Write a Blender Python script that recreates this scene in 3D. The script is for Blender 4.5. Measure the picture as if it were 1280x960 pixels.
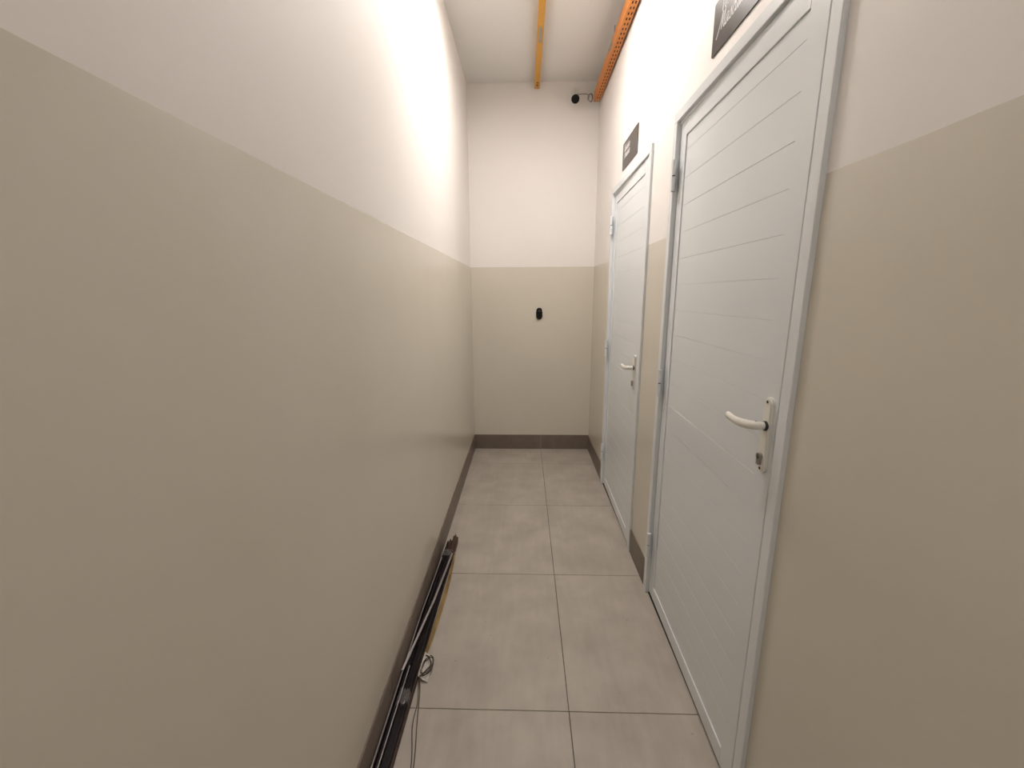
import bpy, bmesh, math, random
from mathutils import Vector, Matrix, noise
random.seed(7)
for o in list(bpy.data.objects): bpy.data.objects.remove(o)
SC = bpy.context.scene
COL = SC.collection

# ------------------------------------------------------------------ camera
CAM = Vector((0.4712, 0.0, 1.4462))
F = Vector((-0.02828945, 0.97805599, -0.20641264)); R = Vector((0.99959845, 0.02801514, -0.00425224)); U = Vector((-0.00162375, 0.20645005, 0.97845579))
cd = bpy.data.cameras.new('camera'); cam = bpy.data.objects.new('camera', cd); COL.objects.link(cam)
cd.sensor_fit = 'HORIZONTAL'; cd.sensor_width = 36; cd.lens = 36 * 529.54 / 1280; cd.clip_start = 0.02
cam.matrix_world = Matrix(((R.x, U.x, -F.x, CAM.x), (R.y, U.y, -F.y, CAM.y), (R.z, U.z, -F.z, CAM.z), (0, 0, 0, 1)))
SC.camera = cam

# ------------------------------------------------------------------ world, exposure
w = bpy.data.worlds.new('world'); SC.world = w; w.use_nodes = True
w.node_tree.nodes['Background'].inputs[0].default_value = (0.9, 0.92, 1, 1)
w.node_tree.nodes['Background'].inputs[1].default_value = 0.02
SC.view_settings.view_transform = 'Standard'; SC.view_settings.look = 'None'
SC.view_settings.gamma = 1; SC.view_settings.use_curve_mapping = False
SC.view_settings.exposure = 1.0
REAR_FILL = 0.25                   # share of lamp strength for the added fill lamp behind the viewer
LAMP_STRENGTH = 62.0          # diffuser of the ceiling batten in view of the doors
LAMP_COLOR = (1.0, 0.94, 0.89, 1)

# ------------------------------------------------------------------ room sizes (metres)
W, D, H, P, BB = 1.083, 3.8526, 3.1229, 1.683, 0.1405
BACK = -2.6                    # corridor end behind the camera
JX, J0, TILE = 0.6324, 1.2343, 0.75

# ------------------------------------------------------------------ materials
def mat(name, color, rough=0.5, metal=0.0, emis=None, strength=0, var=0.0, scale=6.0, bump=0.0, bscale=60.0, spec=0.5, coat=0.0, alpha=1.0, trans=0.0):
    m = bpy.data.materials.new(name); m.use_nodes = True
    nt = m.node_tree; b = nt.nodes['Principled BSDF']
    b.inputs['Base Color'].default_value = (*color, 1); b.inputs['Roughness'].default_value = rough
    b.inputs['Metallic'].default_value = metal; b.inputs['Specular IOR Level'].default_value = spec
    b.inputs['Coat Weight'].default_value = coat; b.inputs['Coat Roughness'].default_value = 0.2
    b.inputs['Alpha'].default_value = alpha; b.inputs['Transmission Weight'].default_value = trans
    if emis:
        b.inputs['Emission Color'].default_value = emis; b.inputs['Emission Strength'].default_value = strength
    tc = nt.nodes.new('ShaderNodeTexCoord')
    if var > 0:
        n = nt.nodes.new('ShaderNodeTexNoise'); n.inputs['Scale'].default_value = scale; n.inputs['Detail'].default_value = 5
        nt.links.new(tc.outputs['Object'], n.inputs['Vector'])
        r = nt.nodes.new('ShaderNodeValToRGB')
        r.color_ramp.elements[0].position = 0.3; r.color_ramp.elements[1].position = 0.7
        r.color_ramp.elements[0].color = (*[c * (1 - var) for c in color], 1); r.color_ramp.elements[1].color = (*[min(1, c * (1 + var)) for c in color], 1)
        nt.links.new(n.outputs['Fac'], r.inputs['Fac']); nt.links.new(r.outputs['Color'], b.inputs['Base Color'])
    if bump > 0:
        n2 = nt.nodes.new('ShaderNodeTexNoise'); n2.inputs['Scale'].default_value = bscale; n2.inputs['Detail'].default_value = 3
        nt.links.new(tc.outputs['Object'], n2.inputs['Vector'])
        bp = nt.nodes.new('ShaderNodeBump'); bp.inputs['Strength'].default_value = bump; bp.inputs['Distance'].default_value = 0.002
        nt.links.new(n2.outputs['Fac'], bp.inputs['Height']); nt.links.new(bp.outputs['Normal'], b.inputs['Normal'])
    return m

def wall_paint():
    """white emulsion above, satin beige enamel dado below a sharp line at height P"""
    m = bpy.data.materials.new('two_tone_wall_paint'); m.use_nodes = True
    nt = m.node_tree; L = nt.links; b = nt.nodes['Principled BSDF']
    tc = nt.nodes.new('ShaderNodeTexCoord'); sx = nt.nodes.new('ShaderNodeSeparateXYZ'); L.new(tc.outputs['Object'], sx.inputs[0])
    wob = nt.nodes.new('ShaderNodeTexNoise'); wob.inputs['Scale'].default_value = 9; L.new(tc.outputs['Object'], wob.inputs['Vector'])
    ad = nt.nodes.new('ShaderNodeMath'); ad.operation = 'MULTIPLY_ADD'; ad.inputs[1].default_value = 0.004; L.new(wob.outputs['Fac'], ad.inputs[0]); L.new(sx.outputs['Z'], ad.inputs[2])
    gt = nt.nodes.new('ShaderNodeMath'); gt.operation = 'GREATER_THAN'; gt.inputs[1].default_value = P + 0.002; L.new(ad.outputs[0], gt.inputs[0])
    cl = nt.nodes.new('ShaderNodeTexNoise'); cl.inputs['Scale'].default_value = 1.7; cl.inputs['Detail'].default_value = 4; L.new(tc.outputs['Object'], cl.inputs['Vector'])
    def ramp(a, c):
        r = nt.nodes.new('ShaderNodeValToRGB'); r.color_ramp.elements[0].color = (*a, 1); r.color_ramp.elements[1].color = (*c, 1)
        r.color_ramp.elements[0].position = .35; r.color_ramp.elements[1].position = .65; L.new(cl.outputs['Fac'], r.inputs['Fac']); return r
    lo = ramp(LOW_A, LOW_B); up = ramp(UP_A, UP_B)
    mx = nt.nodes.new('ShaderNodeMix'); mx.data_type = 'RGBA'
    L.new(gt.outputs[0], mx.inputs[0]); L.new(lo.outputs[0], mx.inputs[6]); L.new(up.outputs[0], mx.inputs[7]); L.new(mx.outputs[2], b.inputs['Base Color'])
    rg = nt.nodes.new('ShaderNodeMapRange'); rg.inputs['To Min'].default_value = 0.21; rg.inputs['To Max'].default_value = 0.62; L.new(gt.outputs[0], rg.inputs['Value']); L.new(rg.outputs[0], b.inputs['Roughness'])
    f1 = nt.nodes.new('ShaderNodeTexNoise'); f1.inputs['Scale'].default_value = 45; f1.inputs['Detail'].default_value = 3; L.new(tc.outputs['Object'], f1.inputs['Vector'])
    f2 = nt.nodes.new('ShaderNodeTexNoise'); f2.inputs['Scale'].default_value = 2.5; L.new(tc.outputs['Object'], f2.inputs['Vector'])
    b1 = nt.nodes.new('ShaderNodeBump'); b1.inputs['Strength'].default_value = .12; b1.inputs['Distance'].default_value = .001; L.new(f1.outputs['Fac'], b1.inputs['Height'])
    b2 = nt.nodes.new('ShaderNodeBump'); b2.inputs['Strength'].default_value = .25; b2.inputs['Distance'].default_value = .006; L.new(f2.outputs['Fac'], b2.inputs['Height']); L.new(b1.outputs[0], b2.inputs['Normal'])
    L.new(b2.outputs[0], b.inputs['Normal'])
    return m

def tile_mat():
    """grey-beige cement-look porcelain: soft clouds, drag marks and small dark specks"""
    m = bpy.data.materials.new('porcelain_tile'); m.use_nodes = True
    nt = m.node_tree; L = nt.links; b = nt.nodes['Principled BSDF']
    geo = nt.nodes.new('ShaderNodeNewGeometry')
    def nz(s, d=5, mp=None):
        n = nt.nodes.new('ShaderNodeTexNoise'); n.inputs['Scale'].default_value = s; n.inputs['Detail'].default_value = d
        if mp:
            q = nt.nodes.new('ShaderNodeMapping'); q.inputs['Scale'].default_value = mp; L.new(geo.outputs['Position'], q.inputs['Vector']); L.new(q.outputs[0], n.inputs['Vector'])
        else: L.new(geo.outputs['Position'], n.inputs['Vector'])
        return n
    a = nz(5.5, 7); c = nz(4, 4, (9, 1.5, 1)); s = nz(38, 2)
    r = nt.nodes.new('ShaderNodeValToRGB'); e = r.color_ramp.elements
    e[0].position = .3; e[1].position = .72; e[0].color = (*TILE_A, 1); e[1].color = (*TILE_B, 1); L.new(a.outputs['Fac'], r.inputs['Fac'])
    mx = nt.nodes.new('ShaderNodeMix'); mx.data_type = 'RGBA'; mx.blend_type = 'MULTIPLY'; mx.inputs[0].default_value = .22
    r2 = nt.nodes.new('ShaderNodeValToRGB'); r2.color_ramp.elements[0].position = .38; r2.color_ramp.elements[1].position = .62
    r2.color_ramp.elements[0].color = (.78, .77, .75, 1); r2.color_ramp.elements[1].color = (1, 1, 1, 1); L.new(c.outputs['Fac'], r2.inputs['Fac'])
    L.new(r.outputs[0], mx.inputs[6]); L.new(r2.outputs[0], mx.inputs[7])
    r3 = nt.nodes.new('ShaderNodeValToRGB'); r3.color_ramp.elements[0].position = .20; r3.color_ramp.elements[1].position = .26
    r3.color_ramp.elements[0].color = (.55, .5, .46, 1); r3.color_ramp.elements[1].color = (1, 1, 1, 1); L.new(s.outputs['Fac'], r3.inputs['Fac'])
    mx2 = nt.nodes.new('ShaderNodeMix'); mx2.data_type = 'RGBA'; mx2.blend_type = 'MULTIPLY'; mx2.inputs[0].default_value = 1
    L.new(mx.outputs[2], mx2.inputs[6]); L.new(r3.outputs[0], mx2.inputs[7]); L.new(mx2.outputs[2], b.inputs['Base Color'])
    b.inputs['Roughness'].default_value = .48
    return m

LOW_A, LOW_B = (.680, .636, .548), (.700, .654, .565)
UP_A, UP_B = (.84, .805, .77), (.86, .825, .79)
TILE_A, TILE_B = (.39, .350, .300), (.50, .450, .392)
M = dict(
    wall=wall_paint(), tile=tile_mat(),
    ceiling=mat('ceiling_paint', (.80, .775, .74), .8, bump=.1),
    grout=mat('dark_grout', (.10, .085, .07), .9),
    base=mat('brown_baseboard_tile', (.185, .146, .116), .45, var=.10, scale=14),
    door=mat('pale_grey_powder_coat', (.76, .79, .81), .26, bump=.04, bscale=250),
    gap_shade=mat('black_gap_shade', (.012, .012, .012), .7),  # black that stands in for shade in the door gaps
    white=mat('white_plastic', (.78, .77, .73), .35),
    lever=mat('cream_white_lacquer', (.80, .78, .72), .28, coat=.3),
    chrome=mat('worn_steel', (.42, .40, .38), .32, metal=1.0),
    dark=mat('dark_screw', (.03, .028, .026), .5),
    sign=mat('brown_black_sign', (.055, .045, .042), .28),
    print=mat('white_print', (.80, .78, .78), .5),
    orange=mat('orange_paint', (.66, .225, .035), .42, var=.06, scale=25),
    yellow=mat('yellow_orange_paint', (.66, .32, .03), .42, var=.05, scale=25),
    hole=mat('channel_inside_shade', (.10, .02, .006), .8),  # dark tone painted as the shade inside the channels
    zinc=mat('zinc_plate', (.40, .38, .36), .45, metal=.7),
    glass=mat('black_glass', (.004, .004, .005), .12),
    cable=mat('grey_cable', (.30, .28, .26), .6),
    led=mat('lamp_diffuser', (.9, .9, .9), .5, emis=LAMP_COLOR, strength=LAMP_STRENGTH),
    led_fill=mat('lamp_fill_added', (.9, .9, .9), .5, emis=LAMP_COLOR, strength=LAMP_STRENGTH * REAR_FILL),  # emitter of the added rear fill lamp
    rail=mat('dark_brown_anodised', (.010, .0065, .008), .45, var=.3, scale=30, spec=.22),
    bar=mat('grey_aluminium', (.40, .36, .36), .38, metal=.5),
    brass=mat('brass_strip', (.42, .29, .13), .28, metal=.85, var=.25, scale=12),
    wood=mat('brown_wood_core', (.060, .028, .015), .6, var=.4, scale=60),
    film=mat('clear_tape', (.55, .52, .52), .18, alpha=.11),
    paper=mat('white_tag', (.62, .58, .53), .35, var=.15, scale=60),
    cord=mat('brown_cord', (.075, .055, .036), .7),
)

# ------------------------------------------------------------------ helpers
def link(name, me, m, parent=None, smooth=False):
    o = bpy.data.objects.new(name, me); COL.objects.link(o)
    if m is not None and not me.materials: me.materials.append(m)
    if smooth: me.polygons.foreach_set('use_smooth', [True] * len(me.polygons))
    if parent is not None: o.parent = parent
    return o
def bm_obj(name, bm, m, parent=None, smooth=False):
    bmesh.ops.recalc_face_normals(bm, faces=bm.faces)
    me = bpy.data.meshes.new(name); bm.to_mesh(me); bm.free()
    return link(name, me, m, parent, smooth)
def add_box(bm, a, b):
    x0, y0, z0 = a; x1, y1, z1 = b
    v = [bm.verts.new(c) for c in ((x0,y0,z0),(x1,y0,z0),(x1,y1,z0),(x0,y1,z0),(x0,y0,z1),(x1,y0,z1),(x1,y1,z1),(x0,y1,z1))]
    for f in ((0,3,2,1),(4,5,6,7),(0,1,5,4),(1,2,6,5),(2,3,7,6),(3,0,4,7)): bm.faces.new([v[i] for i in f])
    return v
def box(name, a, b, m, parent=None, bev=0.0, seg=1):
    bm = bmesh.new(); add_box(bm, a, b)
    if bev: bmesh.ops.bevel(bm, geom=list(bm.edges), offset=bev, segments=seg, affect='EDGES')
    return bm_obj(name, bm, m, parent)
def empty(name, loc=(0, 0, 0)):
    o = bpy.data.objects.new(name, None); o.empty_display_size = .05; COL.objects.link(o); o.location = loc; return o
def tag(o, label, cat=None, group=None, kind=None):
    o['label'] = label
    if cat: o['category'] = cat
    if group: o['group'] = group
    if kind: o['kind'] = kind
    return o
def catmull(pts, n=8):
    pts = [Vector(p) for p in pts]; out = []
    for i in range(len(pts) - 1):
        p0 = pts[max(0, i-1)]; p1 = pts[i]; p2 = pts[i+1]; p3 = pts[min(len(pts)-1, i+2)]
        for k in range(n):
            t = k / n
            out.append(.5 * ((2*p1) + (p2-p0)*t + (2*p0-5*p1+4*p2-p3)*t*t + (3*p1-p0-3*p2+p3)*t**3))
    out.append(pts[-1]); return out
def add_tube(bm, pts, rad, seg=8, ry=None, cap=True):
    """round tube along pts; rad may be a number or list; ry squashes it vertically"""
    pts = [Vector(p) for p in pts]; rings = []
    for i, p in enumerate(pts):
        t = (pts[min(i+1, len(pts)-1)] - pts[max(i-1, 0)]).normalized()
        up = Vector((0, 0, 1)) if abs(t.z) < .95 else Vector((1, 0, 0))
        s = t.cross(up).normalized(); u = s.cross(t)
        r = rad[i] if isinstance(rad, (list, tuple)) else rad
        q = r if ry is None else (ry[i] if isinstance(ry, (list, tuple)) else ry)
        rings.append([bm.verts.new(p + s * r * math.cos(2*math.pi*k/seg) + u * q * math.sin(2*math.pi*k/seg)) for k in range(seg)])
    for a, b in zip(rings, rings[1:]):
        for k in range(seg): bm.faces.new((a[k], a[(k+1) % seg], b[(k+1) % seg], b[k]))
    if cap: bm.faces.new(rings[0][::-1]); bm.faces.new(rings[-1])
def tube(name, pts, rad, m, parent=None, seg=8, ry=None):
    bm = bmesh.new(); add_tube(bm, pts, rad, seg, ry); return bm_obj(name, bm, m, parent, True)
def add_cyl(bm, a, b, r0, r1=None, seg=24):
    a = Vector(a); b = Vector(b); add_tube(bm, [a, b], [r0, r1 if r1 is not None else r0], seg)
def cyl(name, a, b, r0, m, parent=None, r1=None, seg=24, bev=0.0):
    bm = bmesh.new(); add_cyl(bm, a, b, r0, r1, seg)
    if bev:
        es = [e for e in bm.edges if any(len(f.verts) > 4 for f in e.link_faces)]
        bmesh.ops.bevel(bm, geom=es, offset=bev, segments=2, affect='EDGES')
    return bm_obj(name, bm, m, parent)
def loft(name, prof, path, m, parent=None):
    """closed profile [(x, z)] swept along path [(x, y, z, roll)] (mostly along Y)"""
    bm = bmesh.new(); rings = []
    for (px, py, pz, ro) in path:
        c, s = math.cos(ro), math.sin(ro)
        rings.append([bm.verts.new((px + a*c - b*s, py, pz + a*s + b*c)) for a, b in prof])
    n = len(prof)
    for a, b in zip(rings, rings[1:]):
        for k in range(n): bm.faces.new((a[k], a[(k+1) % n], b[(k+1) % n], b[k]))
    bm.faces.new(rings[0][::-1]); bm.faces.new(rings[-1])
    return bm_obj(name, bm, m, parent)

# ------------------------------------------------------------------ setting
T = .12
bm = bmesh.new(); add_box(bm, (-T, BACK, 0), (0, D + T, H))
tag(bm_obj('wall_left', bm, M['wall']), 'long wall painted white above satin beige dado, facing the doors', kind='structure')
bm = bmesh.new(); add_box(bm, (0, D, 0), (W, D + T, H))
tag(bm_obj('wall_back', bm, M['wall']), 'end wall of the corridor, white above beige dado', kind='structure')
bm = bmesh.new(); add_box(bm, (0, BACK - T, 0), (W, BACK, H))
tag(bm_obj('wall_front', bm, M['wall']), 'short corridor wall opposite the end wall', kind='structure')

# doors: outer frame Y range, and height of the frame top
DOORS = [(0.945, 1.893), (2.200, 3.128)]
TOP = 2.143
FR = .036                      # visible face of the frame
AJAR = .011                    # the leaf stands this far off its rebate at the lock side
LIP = .012                     # how far the frame stands off the wall
bm = bmesh.new()
ys = [BACK, DOORS[0][0] + .008, DOORS[0][1] - .008, DOORS[1][0] + .008, DOORS[1][1] - .008, D]
for a, b in ((ys[0], ys[1]), (ys[2], ys[3]), (ys[4], ys[5])): add_box(bm, (W, a, 0), (W + T, b, TOP - .008))
add_box(bm, (W, BACK, TOP - .008), (W + T, D, H))
bmesh.ops.remove_doubles(bm, verts=bm.verts, dist=1e-6)
tag(bm_obj('wall_right', bm, M['wall']), 'wall with two grey doors, white above beige dado', kind='structure')
tag(box('ceiling', (-T, BACK - T, H), (W + T, D + T, H + .1), M['ceiling']), 'plain off-white corridor ceiling', kind='structure')

fl = box('floor', (-T, BACK - T, -.06), (W + T + .5, D + T, -.006), M['grout'])
tag(fl, 'floor of large grey-beige porcelain tiles with dark joints', kind='structure')
G = .0013
k = -6; tiles = []
while J0 + k * TILE < D:
    y0 = max(BACK, J0 + k * TILE); y1 = min(D, J0 + (k + 1) * TILE); k += 1
    if y1 - y0 < .02: continue
    for x0, x1 in ((0.0, JX), (JX, W + .13)):
        box('tile', (x0 + G, y0 + G, -.006), (x1 - G, y1 - G, 0), M['tile'], fl, bev=.0009)

def baseboard(name, a, b, label, cuts, axis):
    root = empty(name, ((a[0]+b[0])/2, (a[1]+b[1])/2, 0)); tag(root, label, kind='structure')
    lo = a[axis]; edges = [lo] + [c for c in cuts if lo < c < b[axis]] + [b[axis]]
    for p, q in zip(edges, edges[1:]):
        A = list(a); B = list(b); A[axis] = p + .0007; B[axis] = q - .0007
        o = box('baseboard_tile', A, B, M['base'], None, bev=.0012); o.parent = root; o.matrix_parent_inverse = Matrix.Translation(-root.location)
cuts = [J0 + TILE * i for i in range(-6, 6)]
baseboard('baseboard_left', (0, BACK, 0), (.006, D, BB), 'brown tile skirting along the long plain wall', cuts, 1)
baseboard('baseboard_back', (.006, D - .006, 0), (W - .006, D, BB), 'brown tile skirting under the end wall', [JX], 0)
baseboard('baseboard_right', (W - .006, DOORS[0][1] + .002, 0), (W, DOORS[1][0] - .002, BB), 'brown tile skirting between the two doors', [], 1)
baseboard('baseboard_corner', (W - .006, DOORS[1][1] + .002, 0), (W, D, BB), 'brown tile skirting between far door and end wall', cuts, 1)
baseboard('baseboard_near', (W - .006, BACK, 0), (W, DOORS[0][0] - .002, BB), 'brown tile skirting leading up to the door farther from the end wall', cuts, 1)

# ------------------------------------------------------------------ doors
def make_door(name, y0, y1, label, hz, hoff, lever_drop):
    """y0 = lock side, y1 = hinge side; hz = height of the lever"""
    root = empty(name, (W, (y0 + y1) / 2, 0)); tag(root, label, kind='structure')
    inv = Matrix.Translation(-root.location)
    def part(o, par=root):
        o.parent = par
        o.matrix_parent_inverse = inv if par is root else par_inv(par)
        return o
    def par_inv(par): return Matrix.Identity(4)
    d = M['door']; xf = W - LIP; xb = W + .058
    # frame: face + reveal in one profile per side
    part(box('frame_jamb', (xf, y0, 0), (xb, y0 + FR, TOP - FR), d, bev=.0015))
    part(box('frame_jamb', (xf, y1 - FR, 0), (xb, y1, TOP - FR), d, bev=.0015))
    part(box('frame_head', (xf, y0, TOP - FR), (xb, y1, TOP), d, bev=.0015))
    # rebate stop behind the leaf, seen as a second step under the head
    part(box('frame_stop', (W + .001, y0 + FR, TOP - FR - .010), (W + .012, y1 - FR, TOP - FR), d, bev=.001))
    # leaf
    ly0, ly1, lz0, lz1 = y0 + FR + .0135, y1 - FR - .003, .015, TOP - FR - .004
    x0 = W + .006; x1 = x0 + .036; sw = .058
    st = y0 + .128                          # lock stile ends here
    leaf = part(box('leaf', (x0 + .006, ly0 + .01, lz0 + .01), (x1, ly1 - .01, lz1 - .01), d))
    def ajar(o):
        for v in o.data.vertices: v.co.x -= AJAR * (ly1 - v.co.y) / (ly1 - ly0)
        return o
    ajar(leaf)
    def S(nm, a, b, m=d, bev=.0012):
        o = ajar(box(nm, a, b, m, None, bev=bev)); o.parent = leaf; o.matrix_parent_inverse = Matrix.Identity(4); return o
    # the leaf's own origin is at the world origin, shifted by inv: children stay in world numbers
    iy0, iy1, iz0, iz1 = y0 + .118, ly1 - .062, .076, 2.040
    S('stile', (x0, ly0, lz0), (x1 - .002, iy0, lz1)); S('stile', (x0, iy1, lz0), (x1 - .002, ly1, lz1))
    S('rail', (x0, iy0, iz1), (x1 - .002, iy1, lz1)); S('rail', (x0, iy0, lz0), (x1 - .002, iy1, iz0))
    z = iz1; nxt = 1.985; i = 0
    while z > iz0 + .002:
        lo = max(nxt, iz0)
        prd = .0008 if i == 11 else random.uniform(-.0001, .0001)
        S('plank', (x0 + .0042 - prd, iy0 + .0005, lo + .0003), (x0 + .016, iy1 - .0022, z - .0003), d, bev=.0005)
        z = lo; nxt -= .1006; i += 1
    part(box('under_leaf_shade', (W + .003, y0 + FR + .001, 0), (W + .045, y1 - FR - .001, .007), M['gap_shade'], bev=.001))  # black strip paints the shade of the gap under the leaf
    # hinges: two knuckles on a leaf plate, on the far jamb
    for h0 in (.215, 1.005, 1.848):
        hg = part(box('hinge', (xf - .0022, y1 - FR - .014, h0 + .002), (xf - .0002, y1 - FR + .010, h0 + .116), d, bev=.001))
        for a, b in ((h0, h0 + .0555), (h0 + .060, h0 + .118)):
            k = cyl('knuckle', (xf - .005, y1 - FR - .017, a), (xf - .005, y1 - FR - .017, b), .0085, d, None, seg=14, bev=.001); k.parent = hg
        pn = cyl('pin', (xf - .005, y1 - FR - .017, h0 + .055), (xf - .005, y1 - FR - .017, h0 + .0625), .006, M['dark'], None, seg=10); pn.parent = hg
    # lock plate with lever, cylinder and screws
    xk = x0 - AJAR * (ly1 - y0 - hoff) / (ly1 - ly0)
    cy = y0 + hoff; pz0, pz1 = hz - .105, hz + .090; hw = .0165
    bm = bmesh.new(); pts = []
    for (yy, zz, s) in ((cy, pz1 - hw, 0), (cy, pz0 + hw, math.pi)):
        for q in range(9): pts.append((yy + hw * math.cos(s + math.pi * q / 8), zz + hw * math.sin(s + math.pi * q / 8)))
    va = [bm.verts.new((xk - .0095, a, b)) for a, b in pts]; vb = [bm.verts.new((xk + .0005, a, b)) for a, b in pts]
    bm.faces.new(va); bm.faces.new(vb[::-1]); n = len(pts)
    for q in range(n): bm.faces.new((va[q], va[(q+1) % n], vb[(q+1) % n], vb[q]))
    bmesh.ops.bevel(bm, geom=[e for e in bm.edges if all(abs(v.co.x - (xk - .0095)) < 1e-6 for v in e.verts)], offset=.003, segments=2, affect='EDGES')
    pl = part(bm_obj('lock_plate', bm, M['lever']))
    def LP(o): o.parent = pl; return o
    xs = xk - .0095; zl = hz + .018
    c = LP(cyl('lever_collar', (xs + .001, cy - .004, zl), (xs - .006, cy - .004, zl), .0125, M['dark'], None, r1=.0115, bev=.001))
    # lever: comes off the plate, turns towards the hinges and droops away in a curve
    path = catmull([(xs - .005, cy - .004, zl), (xs - .016, cy - .005, zl), (xs - .027, cy + .005, zl - .001), (xs - .034, cy + .045, zl - .007),
                    (xs - .037, cy + .078, zl - .008), (xs - .040, cy + .112, zl - .003)], 7)
    nn = len(path); r1 = [.0092 if t < .35 else .0092 - .003 * (t - .35) for t in [q / (nn - 1) for q in range(nn)]]
    r2 = [.0100 + .0012 * min(1, t * 2.2) - .003 * max(0, t - .6) for t in [q / (nn - 1) for q in range(nn)]]
    r1[-1] *= .75; r2[-1] *= .8
    LP(tube('lever', path, r1, M['lever'], None, 14, ry=r2))
    LP(cyl('grub_screw', (xs - .022, cy + .001, zl + .0085), (xs - .022, cy + .001, zl + .0110), .0025, M['dark'], None, seg=10))
    # euro cylinder: round barrel over a narrow tail
    bm = bmesh.new(); add_cyl(bm, (xs + .002, cy, hz - .062), (xs - .009, cy, hz - .062), .0085, seg=18)
    add_box(bm, (xs - .009, cy - .0048, hz - .084), (xs + .002, cy + .0048, hz - .064))
    LP(bm_obj('lock_cylinder', bm, M['chrome']))
    LP(box('keyhole', (xs - .0096, cy - .0012, hz - .067), (xs - .0088, cy + .0012, hz - .057), M['dark']))
    for zz in (pz1 - .012, pz0 + .010):
        LP(cyl('screw', (xs + .001, cy, zz), (xs - .0008, cy, zz), .0038, M['dark'], None, seg=12))
    return root
make_door('door_1', *DOORS[0], 'pale grey plank-panel metal door farther from the end wall', 1.108, .080, 0)
make_door('door_2', *DOORS[1], 'pale grey plank-panel metal door nearer the end wall', 1.035, .100, 0)
# black sheets added behind the doors to paint the shade in their gaps
for i, (a, b) in enumerate(DOORS):
    tag(box('shade_sheet_%d' % (i + 1), (W + .10, a - .02, -.005), (W + .118, b + .02, TOP + .02), M['gap_shade']), 'added black shade sheet behind the %s door' % ('near', 'far')[i], kind='structure')

# ------------------------------------------------------------------ signs with script lettering
GLY = {   # strokes on a unit grid: x to the right, y up, x-height 1
 'V': [[(-.1,1.75),(.1,1.9),(.25,1.6),(.42,.1),(.5,0),(.62,.5),(.95,1.7),(1.1,1.95)]],
 'M': [[(-.75,-.45),(-.35,.1),(.05,1.0),(.32,1.75),(.36,1.5),(.38,.3),(.42,.1),(.7,1.1),(.95,1.8),(.98,1.5),(1.0,.25),(1.12,0),(1.35,.2)]],
 'F': [[(.1,1.6),(.3,1.85),(1.25,1.9)],[(.75,1.85),(.6,.8),(.35,0),(.05,-.1)],[(.3,.95),(.95,1.0)]],
 'a': [[(.72,.8),(.45,1.0),(.1,.6),(.12,.1),(.4,.05),(.7,.75),(.74,.9),(.72,.2),(.85,0),(1.05,.25)]],
 'á': [[(.72,.8),(.45,1.0),(.1,.6),(.12,.1),(.4,.05),(.7,.75),(.74,.9),(.72,.2),(.85,0),(1.05,.25)],[(.5,1.3),(.8,1.65)]],
 'e': [[(0,.25),(.5,.55),(.55,.9),(.3,1.0),(.08,.55),(.15,.1),(.45,0),(.8,.3)]],
 's': [[(0,.1),(.4,.95),(.45,.75),(.6,.3),(.45,0),(.15,.05)],[(.5,.02),(.8,.25)]],
 'c': [[(.6,.8),(.42,1.0),(.1,.6),(.12,.12),(.4,0),(.75,.28)]],
 'u': [[(.05,.95),(.1,.25),(.3,0),(.55,.4),(.68,.95),(.66,.2),(.8,0),(1.0,.25)]],
 'l': [[(.0,.3),(.35,1.3),(.4,1.9),(.22,1.85),(.12,.8),(.22,.05),(.5,.25)]],
 'i': [[(.0,.3),(.22,.95),(.18,.2),(.3,0),(.5,.25)],[(.28,1.35),(.3,1.42)]],
 'n': [[(.0,.3),(.15,.95),(.15,.0)],[(.15,.3),(.4,.95),(.55,.9),(.55,.2),(.7,0),(.9,.25)]],
 'm': [[(.0,.3),(.15,.95),(.15,.0)],[(.15,.3),(.38,.95),(.5,.85),(.5,.0)],[(.5,.3),(.75,.95),(.88,.85),(.88,.2),(1.0,0),(1.2,.25)]],
 'o': [[(.55,.9),(.3,1.0),(.08,.55),(.2,.05),(.5,.1),(.65,.55),(.5,.95),(.8,.85)]],
 'r': [[(.0,.3),(.2,1.05),(.28,.9),(.5,.9),(.45,.25),(.58,0),(.8,.25)]],
 't': [[(.0,.3),(.35,1.6),(.25,.3),(.35,0),(.6,.25)],[(.05,1.1),(.6,1.15)]],
}
ADV = dict(V=1.05, M=1.3, F=1.15, a=1.0, e=.72, s=.72, c=.7, u=.95, l=.48, i=.47, n=.85, m=1.15, o=.75, r=.72, t=.55)
ADV['á'] = 1.0
def lettering(word, y, z, xh, x, parent, wid):
    """handwriting that reads along -Y on a plate facing -X"""
    bm = bmesh.new(); cur = 0.0
    for ch in word:
        for st in GLY[ch]:
            pp = catmull([(a + cur + .22 * b, b, 0) for a, b in st], 5)
            L = []
            for q, p in enumerate(pp):
                t = (pp[min(q+1, len(pp)-1)] - pp[max(q-1, 0)]).normalized(); n = Vector((-t.y, t.x, 0)) * wid
                for s in (1, -1):
                    c = p + n * s; L.append(bm.verts.new((x, y - c.x * xh, z + c.y * xh)))
            for q in range(0, len(L) - 2, 2): bm.faces.new((L[q], L[q+1], L[q+3], L[q+2]))
        cur += ADV[ch]
    r = bmesh.ops.extrude_face_region(bm, geom=list(bm.faces))
    for v in r['geom']:
        if isinstance(v, bmesh.types.BMVert): v.co.x -= .0004
    o = bm_obj('lettering', bm, M['print']); o.parent = parent; o.matrix_parent_inverse = Matrix.Translation(-parent.location); return o
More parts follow.
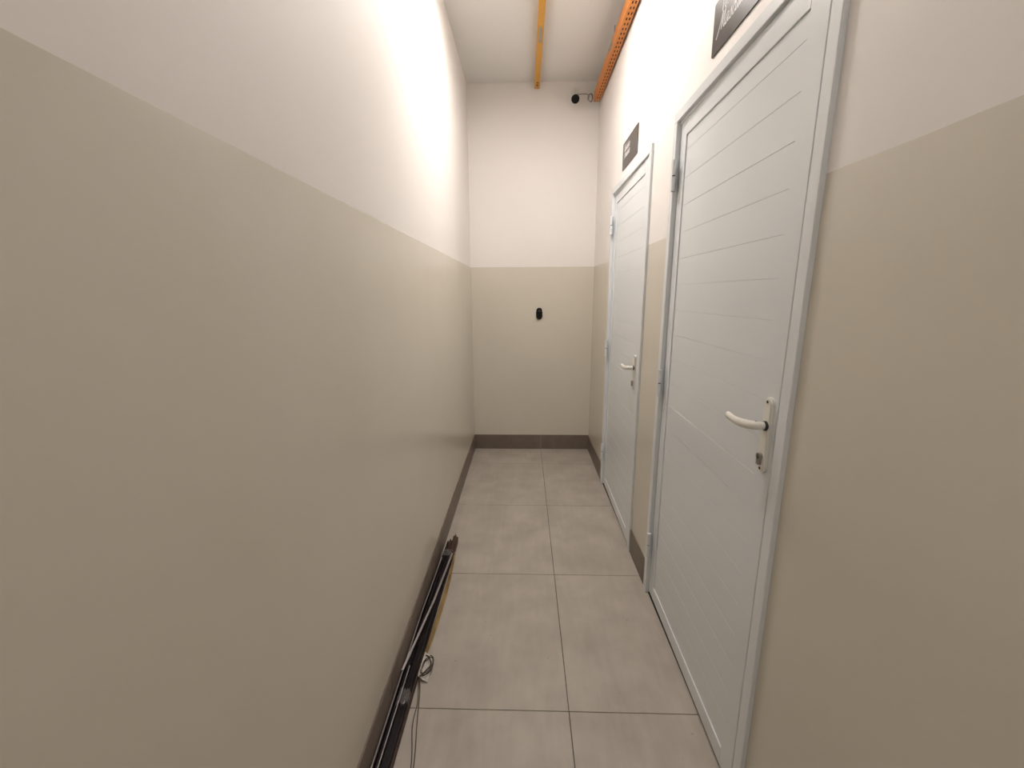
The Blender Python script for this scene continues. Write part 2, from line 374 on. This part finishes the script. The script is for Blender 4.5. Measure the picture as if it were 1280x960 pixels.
def make_sign(yf, lines, label, z0=2.193, z1=2.345, wd=.356, rad=.007):
    root = empty('door_sign', (W, yf - wd / 2, z0)); tag(root, label, 'sign', 'dark signs above the doors')
    bm = bmesh.new(); pts = []
    for (cy, cz, s) in ((yf - rad, z1 - rad, 0), (yf - wd + rad, z1 - rad, 1), (yf - wd + rad, z0 + rad, 2), (yf - rad, z0 + rad, 3)):
        for q in range(5):
            t = math.pi / 2 * (s + q / 4); pts.append((cy + rad * math.cos(t), cz + rad * math.sin(t)))
    va = [bm.verts.new((W - .004, a, b)) for a, b in pts]; vb = [bm.verts.new((W, a, b)) for a, b in pts]
    bm.faces.new(va); bm.faces.new(vb[::-1]); n = len(pts)
    for q in range(n): bm.faces.new((va[q], va[(q+1) % n], vb[(q+1) % n], vb[q]))
    o = bm_obj('plate', bm, M['sign']); o.parent = root; o.matrix_parent_inverse = Matrix.Translation(-root.location)
    for (wrd, y, z, xh, wid) in lines: lettering(wrd, y, z, xh, W - .0041, root, wid)
make_sign(1.587, [('Vestiário', 1.535, 2.297, .021, .075), ('Masculino', 1.537, 2.246, .026, .075)], 'dark sign with white script lettering above the door farther from the end wall')
make_sign(2.870, [('Vestiário', 2.832, 2.289, .021, .10), ('Feminino', 2.832, 2.252, .022, .10)], 'dark sign with white script lettering above the door nearer the end wall')

# ------------------------------------------------------------------ perforated channels under the ceiling
def channel(name, x0, x1, z0, z1, y0, y1, m, label, rows, pitch, hole, first=None):
    """box channel along Y whose underside carries slots cut through to a sheet painted as inside shade"""
    root = empty(name, ((x0 + x1) / 2, y1, z0)); tag(root, label, 'channel', 'painted channels under the ceiling')
    inv = Matrix.Translation(-root.location)
    def ch(o): o.parent = root; o.matrix_parent_inverse = inv; return o
    t = .002
    # underside with real slots: grid of quads, slot cells left out
    xs = [x0]; 
    for r in rows: xs += [r - hole[0] / 2, r + hole[0] / 2]
    xs.append(x1)
    yl = [y1]; y = y1 - .012; slots = []
    while y - hole[1] > y0 + .01:
        if first is None or len(slots) < first: slots.append((y, y - hole[1])); yl += [y, y - hole[1]]
        y -= pitch
    yl.append(y0)
    bm = bmesh.new(); V = {}
    def v(i, j):
        if (i, j) not in V: V[i, j] = bm.verts.new((xs[i], yl[j], z0))
        return V[i, j]
    for j in range(len(yl) - 1):
        for i in range(len(xs) - 1):
            if i % 2 == 1 and j % 2 == 1 and i < len(xs) - 1: continue
            bm.faces.new((v(i, j), v(i+1, j), v(i+1, j+1), v(i, j+1)))
    r = bmesh.ops.extrude_face_region(bm, geom=list(bm.faces))
    for q in r['geom']:
        if isinstance(q, bmesh.types.BMVert): q.co.z += t
    ch(bm_obj('slotted_face', bm, m))
    bm = bmesh.new(); add_box(bm, (x0, y0, z0 + t), (x0 + t, y1, z1)); add_box(bm, (x1 - t, y0, z0 + t), (x1, y1, z1))
    add_box(bm, (x0 + t, y0, z1 - t), (x0 + .012, y1, z1)); add_box(bm, (x1 - .012, y0, z1 - t), (x1 - t, y1, z1))
    ch(bm_obj('side_walls', bm, m))
    ch(box('inner_shade', (x0 + t + .0005, y0 + .003, z0 + .012), (x1 - t - .0005, y1 - .003, z0 + .016), M['hole']))  # dark sheet paints the shade seen through the slots
    return root, ch
rt, ch = channel('perforated_channel', 1.024, 1.071, 2.950, 3.022, -1.5, 3.79, M['orange'],
    'orange perforated steel channel running along the wall above the doors', (1.041, 1.058), .046, (.0085, .024))
for yy in (3.13, 1.6, 0.1, -1.3):
    ch(box('joint_plate', (1.0212, yy - .05, 2.982), (1.0239, yy + .05, 3.012), M['zinc'], bev=.0008))
    ch(cyl('bolt', (1.0212, yy + .025, 2.997), (1.0172, yy + .025, 2.997), .006, M['zinc'], seg=6))
    ch(cyl('bolt', (1.0212, yy - .025, 2.997), (1.0172, yy - .025, 2.997), .006, M['zinc'], seg=6))
    ch(cyl('hanger_rod', (1.0475, yy, 2.96), (1.0475, yy, H), .004, M['zinc'], seg=8))
rt, ch = channel('ceiling_channel', .552, .592, 3.074, 3.1229, -1.5, D - .001, M['yellow'],
    'yellow-orange steel channel along the middle of the ceiling', (.572,), .040, (.012, .020), first=3)
ch(box('joint_plate', (.564, 3.04, 3.0718), (.581, 3.20, 3.0739), M['zinc'], bev=.0006))
ch(cyl('screw', (.5725, 3.06, 3.0719), (.5725, 3.06, 3.0700), .004, M['zinc'], seg=10))
ch(cyl('screw', (.5725, 3.18, 3.0719), (.5725, 3.18, 3.0700), .004, M['zinc'], seg=10))

# ------------------------------------------------------------------ ceiling lamp and added rear fill lamp under the middle channel
def batten(yc, label, ln=1.2, m=None):
    root = empty('batten_lamp', (.572, yc, 3.074)); tag(root, label, 'lamp', 'batten lamps under the ceiling channel')
    inv = Matrix.Translation(-root.location)
    def ch(o): o.parent = root; o.matrix_parent_inverse = inv; return o
    a, b = yc - ln / 2, yc + ln / 2
    ch(box('housing', (.512, a, 3.032), (.632, b, 3.0735), M['white'], bev=.003))
    ch(box('diffuser', (.518, a + .006, 3.029), (.626, b - .006, 3.0325), M['led'] if m is None else m))
    for y in (a, b - .008): ch(box('end_cap', (.511, y - .001, 3.027), (.633, y + .009, 3.0735), M['white'], bev=.002))
batten(2.33, 'bright batten lamp under the ceiling channel between the two doors', .58)
batten(-1.2, 'added weak fill lamp under the ceiling channel, away from the doors', 1.2, M['led_fill'])  # added behind the viewer to fill the near walls with light

# ------------------------------------------------------------------ security camera on the end wall
cc = empty('security_camera', (.876, D, 3.055)); tag(cc, 'small white bullet security camera with black face on the end wall', 'camera')
inv = Matrix.Translation(-cc.location)
def C(o, par=None):
    o.parent = par or cc; o.matrix_parent_inverse = inv if par is None else Matrix.Identity(4); return o
C(cyl('mount_base', (.878, D - .0005, 3.045), (.878, D - .014, 3.045), .032, M['white'], bev=.002))
C(tube('bracket_arm', catmull([(.878, D - .012, 3.045), (.878, D - .045, 3.043), (.877, D - .062, 3.030), (.874, D - .070, 3.000)], 5), .009, M['white'], seg=12))
a = Vector((.876, D - .036, 2.985)); b = Vector((.870, D - .132, 2.944))
bd = C(cyl('body', a, b, .034, M['white'], bev=.004))
ax = (b - a).normalized()
cyl('face_glass', b - ax * .001, b + ax * .004, .0315, M['glass'], None, bev=.001).parent = bd
cyl('lens', b + ax * .004, b + ax * .0065, .010, M['glass'], None, seg=18).parent = bd
cab = catmull([(.880, D - .024, 3.025), (.910, D - .02, 3.022), (.940, D - .03, 3.020), (.975, D - .05, 3.008), (.990, D - .06, 2.985)], 6)
C(tube('cable', cab, .0032, M['cable'], seg=6))
loops = []
for q in range(46):
    t = q / 45 * 2 * math.pi * 2.6
    loops.append((0.995 + .004 * math.sin(t * .7) + .017 * math.cos(t), D - .085 + .012 * q / 45, 2.972 + .028 * math.sin(t)))
C(tube('cable_coil', loops, .0034, M['cable'], seg=6))

# ------------------------------------------------------------------ small dark fitting on the end wall
fx = empty('wall_fitting', (.6065, D, 1.279)); tag(fx, 'small dark oblong fitting on the beige part of the end wall', 'wall fitting')
inv2 = Matrix.Translation(-fx.location)
bm = bmesh.new(); pts = []
for q in range(40):
    t = 2 * math.pi * q / 40
    yy = math.sin(t); xx = math.cos(t)
    hw = .028 * (abs(xx) ** .6) * (1 if xx >= 0 else -1); hh = .050 * (abs(yy) ** .8) * (1 if yy >= 0 else -1)
    pinch = 1 - .10 * math.exp(-((hh - .014) / .010) ** 2)
    pts.append((.6065 + hw * pinch, 1.279 + hh))
va = [bm.verts.new((x, D - .016, z)) for x, z in pts]; vb = [bm.verts.new((x, D - .0002, z)) for x, z in pts]
bm.faces.new(va); bm.faces.new(vb[::-1])
for q in range(40): bm.faces.new((va[q], va[(q+1) % 40], vb[(q+1) % 40], vb[q]))
bmesh.ops.bevel(bm, geom=[e for e in bm.edges if all(abs(v.co.y - (D - .016)) < 1e-6 for v in e.verts)], offset=.004, segments=2, affect='EDGES')
o = bm_obj('body', bm, M['glass']); o.parent = fx; o.matrix_parent_inverse = inv2
o = cyl('button', (.6065, D - .0155, 1.304), (.6065, D - .0185, 1.304), .012, M['dark'], None, bev=.001); o.parent = fx; o.matrix_parent_inverse = inv2

# ------------------------------------------------------------------ bundle of dark rails on the floor
rb = empty('rail_bundle', (.05, 1.2, 0)); tag(rb, 'taped bundle of dark brown rails lying along the skirting of the plain wall', 'rail bundle')
invb = Matrix.Translation(-rb.location)
def B(o): o.parent = rb; o.matrix_parent_inverse = invb; return o
def uch(w_, h_, t=.0022):   # U profile open upwards, base at z=0
    return [(-w_/2, 0), (w_/2, 0), (w_/2, h_), (w_/2 - t, h_), (w_/2 - t, t), (-w_/2 + t, t), (-w_/2 + t, h_), (-w_/2, h_)]
def flat(w_, h_): return [(-w_/2, 0), (w_/2, 0), (w_/2, h_), (-w_/2, h_)]
YN = .30
# tall thin rail against the skirting, with a bare aluminium edge
B(loft('rail', flat(.007, .046), [(.0135, YN, .001, 0), (.0130, 1.0, .001, 0), (.0135, 1.63, .001, 0), (.0265, 2.05, .001, 0), (.032, 2.21, .001, 0)], M['rail']))
B(loft('bare_edge', flat(.0035, .003), [(.0125, YN, .0475, 0), (.0120, 1.0, .0475, 0), (.0128, 1.63, .0475, 0), (.0260, 2.05, .0475, 0)], M['bar']))
# two box rails side by side: the broad dark top faces
B(loft('rail', flat(.030, .030), [(.0420, YN, .001, 0), (.0445, 1.0, .001, 0), (.0470, 1.4, .001, 0), (.0570, 2.0, .001, 0), (.062, 2.235, .001, 0)], M['rail']))
B(loft('rail', uch(.027, .016), [(.0425, YN, .0315, 0), (.0450, 1.0, .0315, 0), (.0475, 1.4, .0315, .03), (.050, 1.86, .0315, .05), (.052, 2.12, .0315, .04)], M['rail']))
B(loft('bare_edge', flat(.0032, .0035), [(.0300, YN, .048, 0), (.0320, 1.0, .048, 0), (.0335, 1.36, .048, 0)], M['bar']))
B(loft('rail', flat(.008, .040), [(.0230, YN, .001, 0), (.0235, 1.0, .001, 0), (.0240, 1.5, .001, 0), (.0375, 2.17, .001, 0)], M['rail']))
# grey flat bar crossing over the top of the bundle
B(loft('flat_bar', flat(.0085, .0035), [(.0115, 1.335, .052, -.15), (.0285, 1.479, .0535, -.1), (.0545, 1.713, .0535, 0), (.078, 2.085, .0500, .1)], M['bar']))
# brown strip along the floor side, and the bowed brass strip
B(loft('edge_strip', flat(.004, .022), [(.0600, YN, .001, 0), (.0625, 1.0, .001, 0), (.0640, 1.25, .001, 0), (.0655, 1.45, .001, 0)], M['wood']))
B(loft('brass_strip', flat(.018, .0022), [(.0660, 1.36, .012, -1.25), (.0700, 1.45, .012, -1.0), (.0770, 1.561, .012, -.75), (.0830, 1.689, .012, -.55), (.0860, 1.80, .012, -.5), (.0860, 1.92, .012, -.7), (.0820, 2.05, .012, -1.0), (.0800, 2.15, .012, -1.3)], M['brass']))
# broken wooden cores poking out of the far end
for (x, y1, wd, hh, z) in ((.030, 2.235, .009, .030, .003), (.042, 2.262, .010, .036, .003), (.054, 2.252, .011, .028, .003), (.066, 2.300, .010, .040, .003), (.076, 2.286, .008, .030, .003), (.060, 2.275, .010, .014, .034)):
    bm = bmesh.new(); v = add_box(bm, (x - wd/2, 2.12, z), (x + wd/2, y1, z + hh))
    v[2].co.y -= random.uniform(0, .02); v[6].co.y -= random.uniform(0, .03); v[7].co.y -= random.uniform(0, .02); v[6].co.z -= .006
    B(bm_obj('wooden_core', bm, M['wood']))
# crumpled tape around the bundle
def tape(yc, xa, xb, zt, ln):
    bm = bmesh.new(); rows = []
    n = 12; mrow = 6
    for j in range(mrow):
        y = yc + (j / (mrow - 1) - .5) * ln; row = []
        for q in range(n):
            s = q / (n - 1)
            if s < .2: p = Vector((xa, y, zt * s / .2))
            elif s < .8: p = Vector((xa + (xb - xa) * (s - .2) / .6, y, zt))
            else: p = Vector((xb, y, zt * (1 - s) / .2))
            d = noise.noise_vector(p * 190) * .007
            row.append(bm.verts.new((max(p.x + d.x, .0085), p.y + d.y * 2, max(p.z + abs(d.z), .001))))
        rows.append(row)
    for a, b in zip(rows, rows[1:]):
        for q in range(n - 1): bm.faces.new((a[q], a[q+1], b[q+1], b[q]))
    r = bmesh.ops.extrude_face_region(bm, geom=list(bm.faces))
    for q in r['geom']:
        if isinstance(q, bmesh.types.BMVert): q.co.z += .0005
    B(bm_obj('tape', bm, M['film']))
tape(2.09, .018, .070, .050, .05); tape(1.235, .026, .064, .050, .055)
# plastic tag and the coil of cord tied beside it
bm = bmesh.new(); g = []
for j in range(7):
    for i in range(6):
        u, v = i / 5, j / 6
        x = .066 + .040 * u + .004 * v; y = 1.345 + .112 * v - .012 * u
        z = .004 + .016 * (1 - u) ** 2 + .006 * abs(noise.noise(Vector((u * 4, v * 5, 3))))
        g.append(bm.verts.new((x, y, z)))
for j in range(6):
    for i in range(5): bm.faces.new((g[j*6+i], g[j*6+i+1], g[j*6+i+7], g[j*6+i+6]))
r = bmesh.ops.extrude_face_region(bm, geom=list(bm.faces))
for q in r['geom']:
    if isinstance(q, bmesh.types.BMVert): q.co.z += .0008
B(bm_obj('plastic_tag', bm, M['paper']))
coil = []
for q in range(60):
    t = q / 59 * 2 * math.pi * 3.2
    coil.append((.092 + (.022 + .004 * math.sin(q * .5)) * math.cos(t) * .9, 1.392 + .042 * math.sin(t + .3), .018 + .006 * math.sin(t * 1.3) + .004 * q / 59))
B(tube('cord_coil', coil, .0017, M['cord'], seg=6))
B(tube('cord_coil', catmull([(.078, 1.435, .024), (.092, 1.425, .027), (.106, 1.395, .024), (.096, 1.372, .022), (.074, 1.345, .018)], 6), .0028, M['cord'], seg=6))
B(tube('cord', catmull([(.070, 1.348, .014), (.079, 1.30, .004), (.088, 1.247, .0022), (.091, 1.168, .0022), (.120, 1.038, .0022), (.128, .86, .0022), (.11, .6, .0022)], 8), .0016, M['cord'], seg=6))
B(tube('cord', catmull([(.072, 1.350, .012), (.085, 1.30, .004), (.0935, 1.247, .0022), (.106, 1.169, .0022), (.128, 1.039, .0022), (.140, .86, .0022), (.125, .6, .0022)], 8), .0016, M['cord'], seg=6))
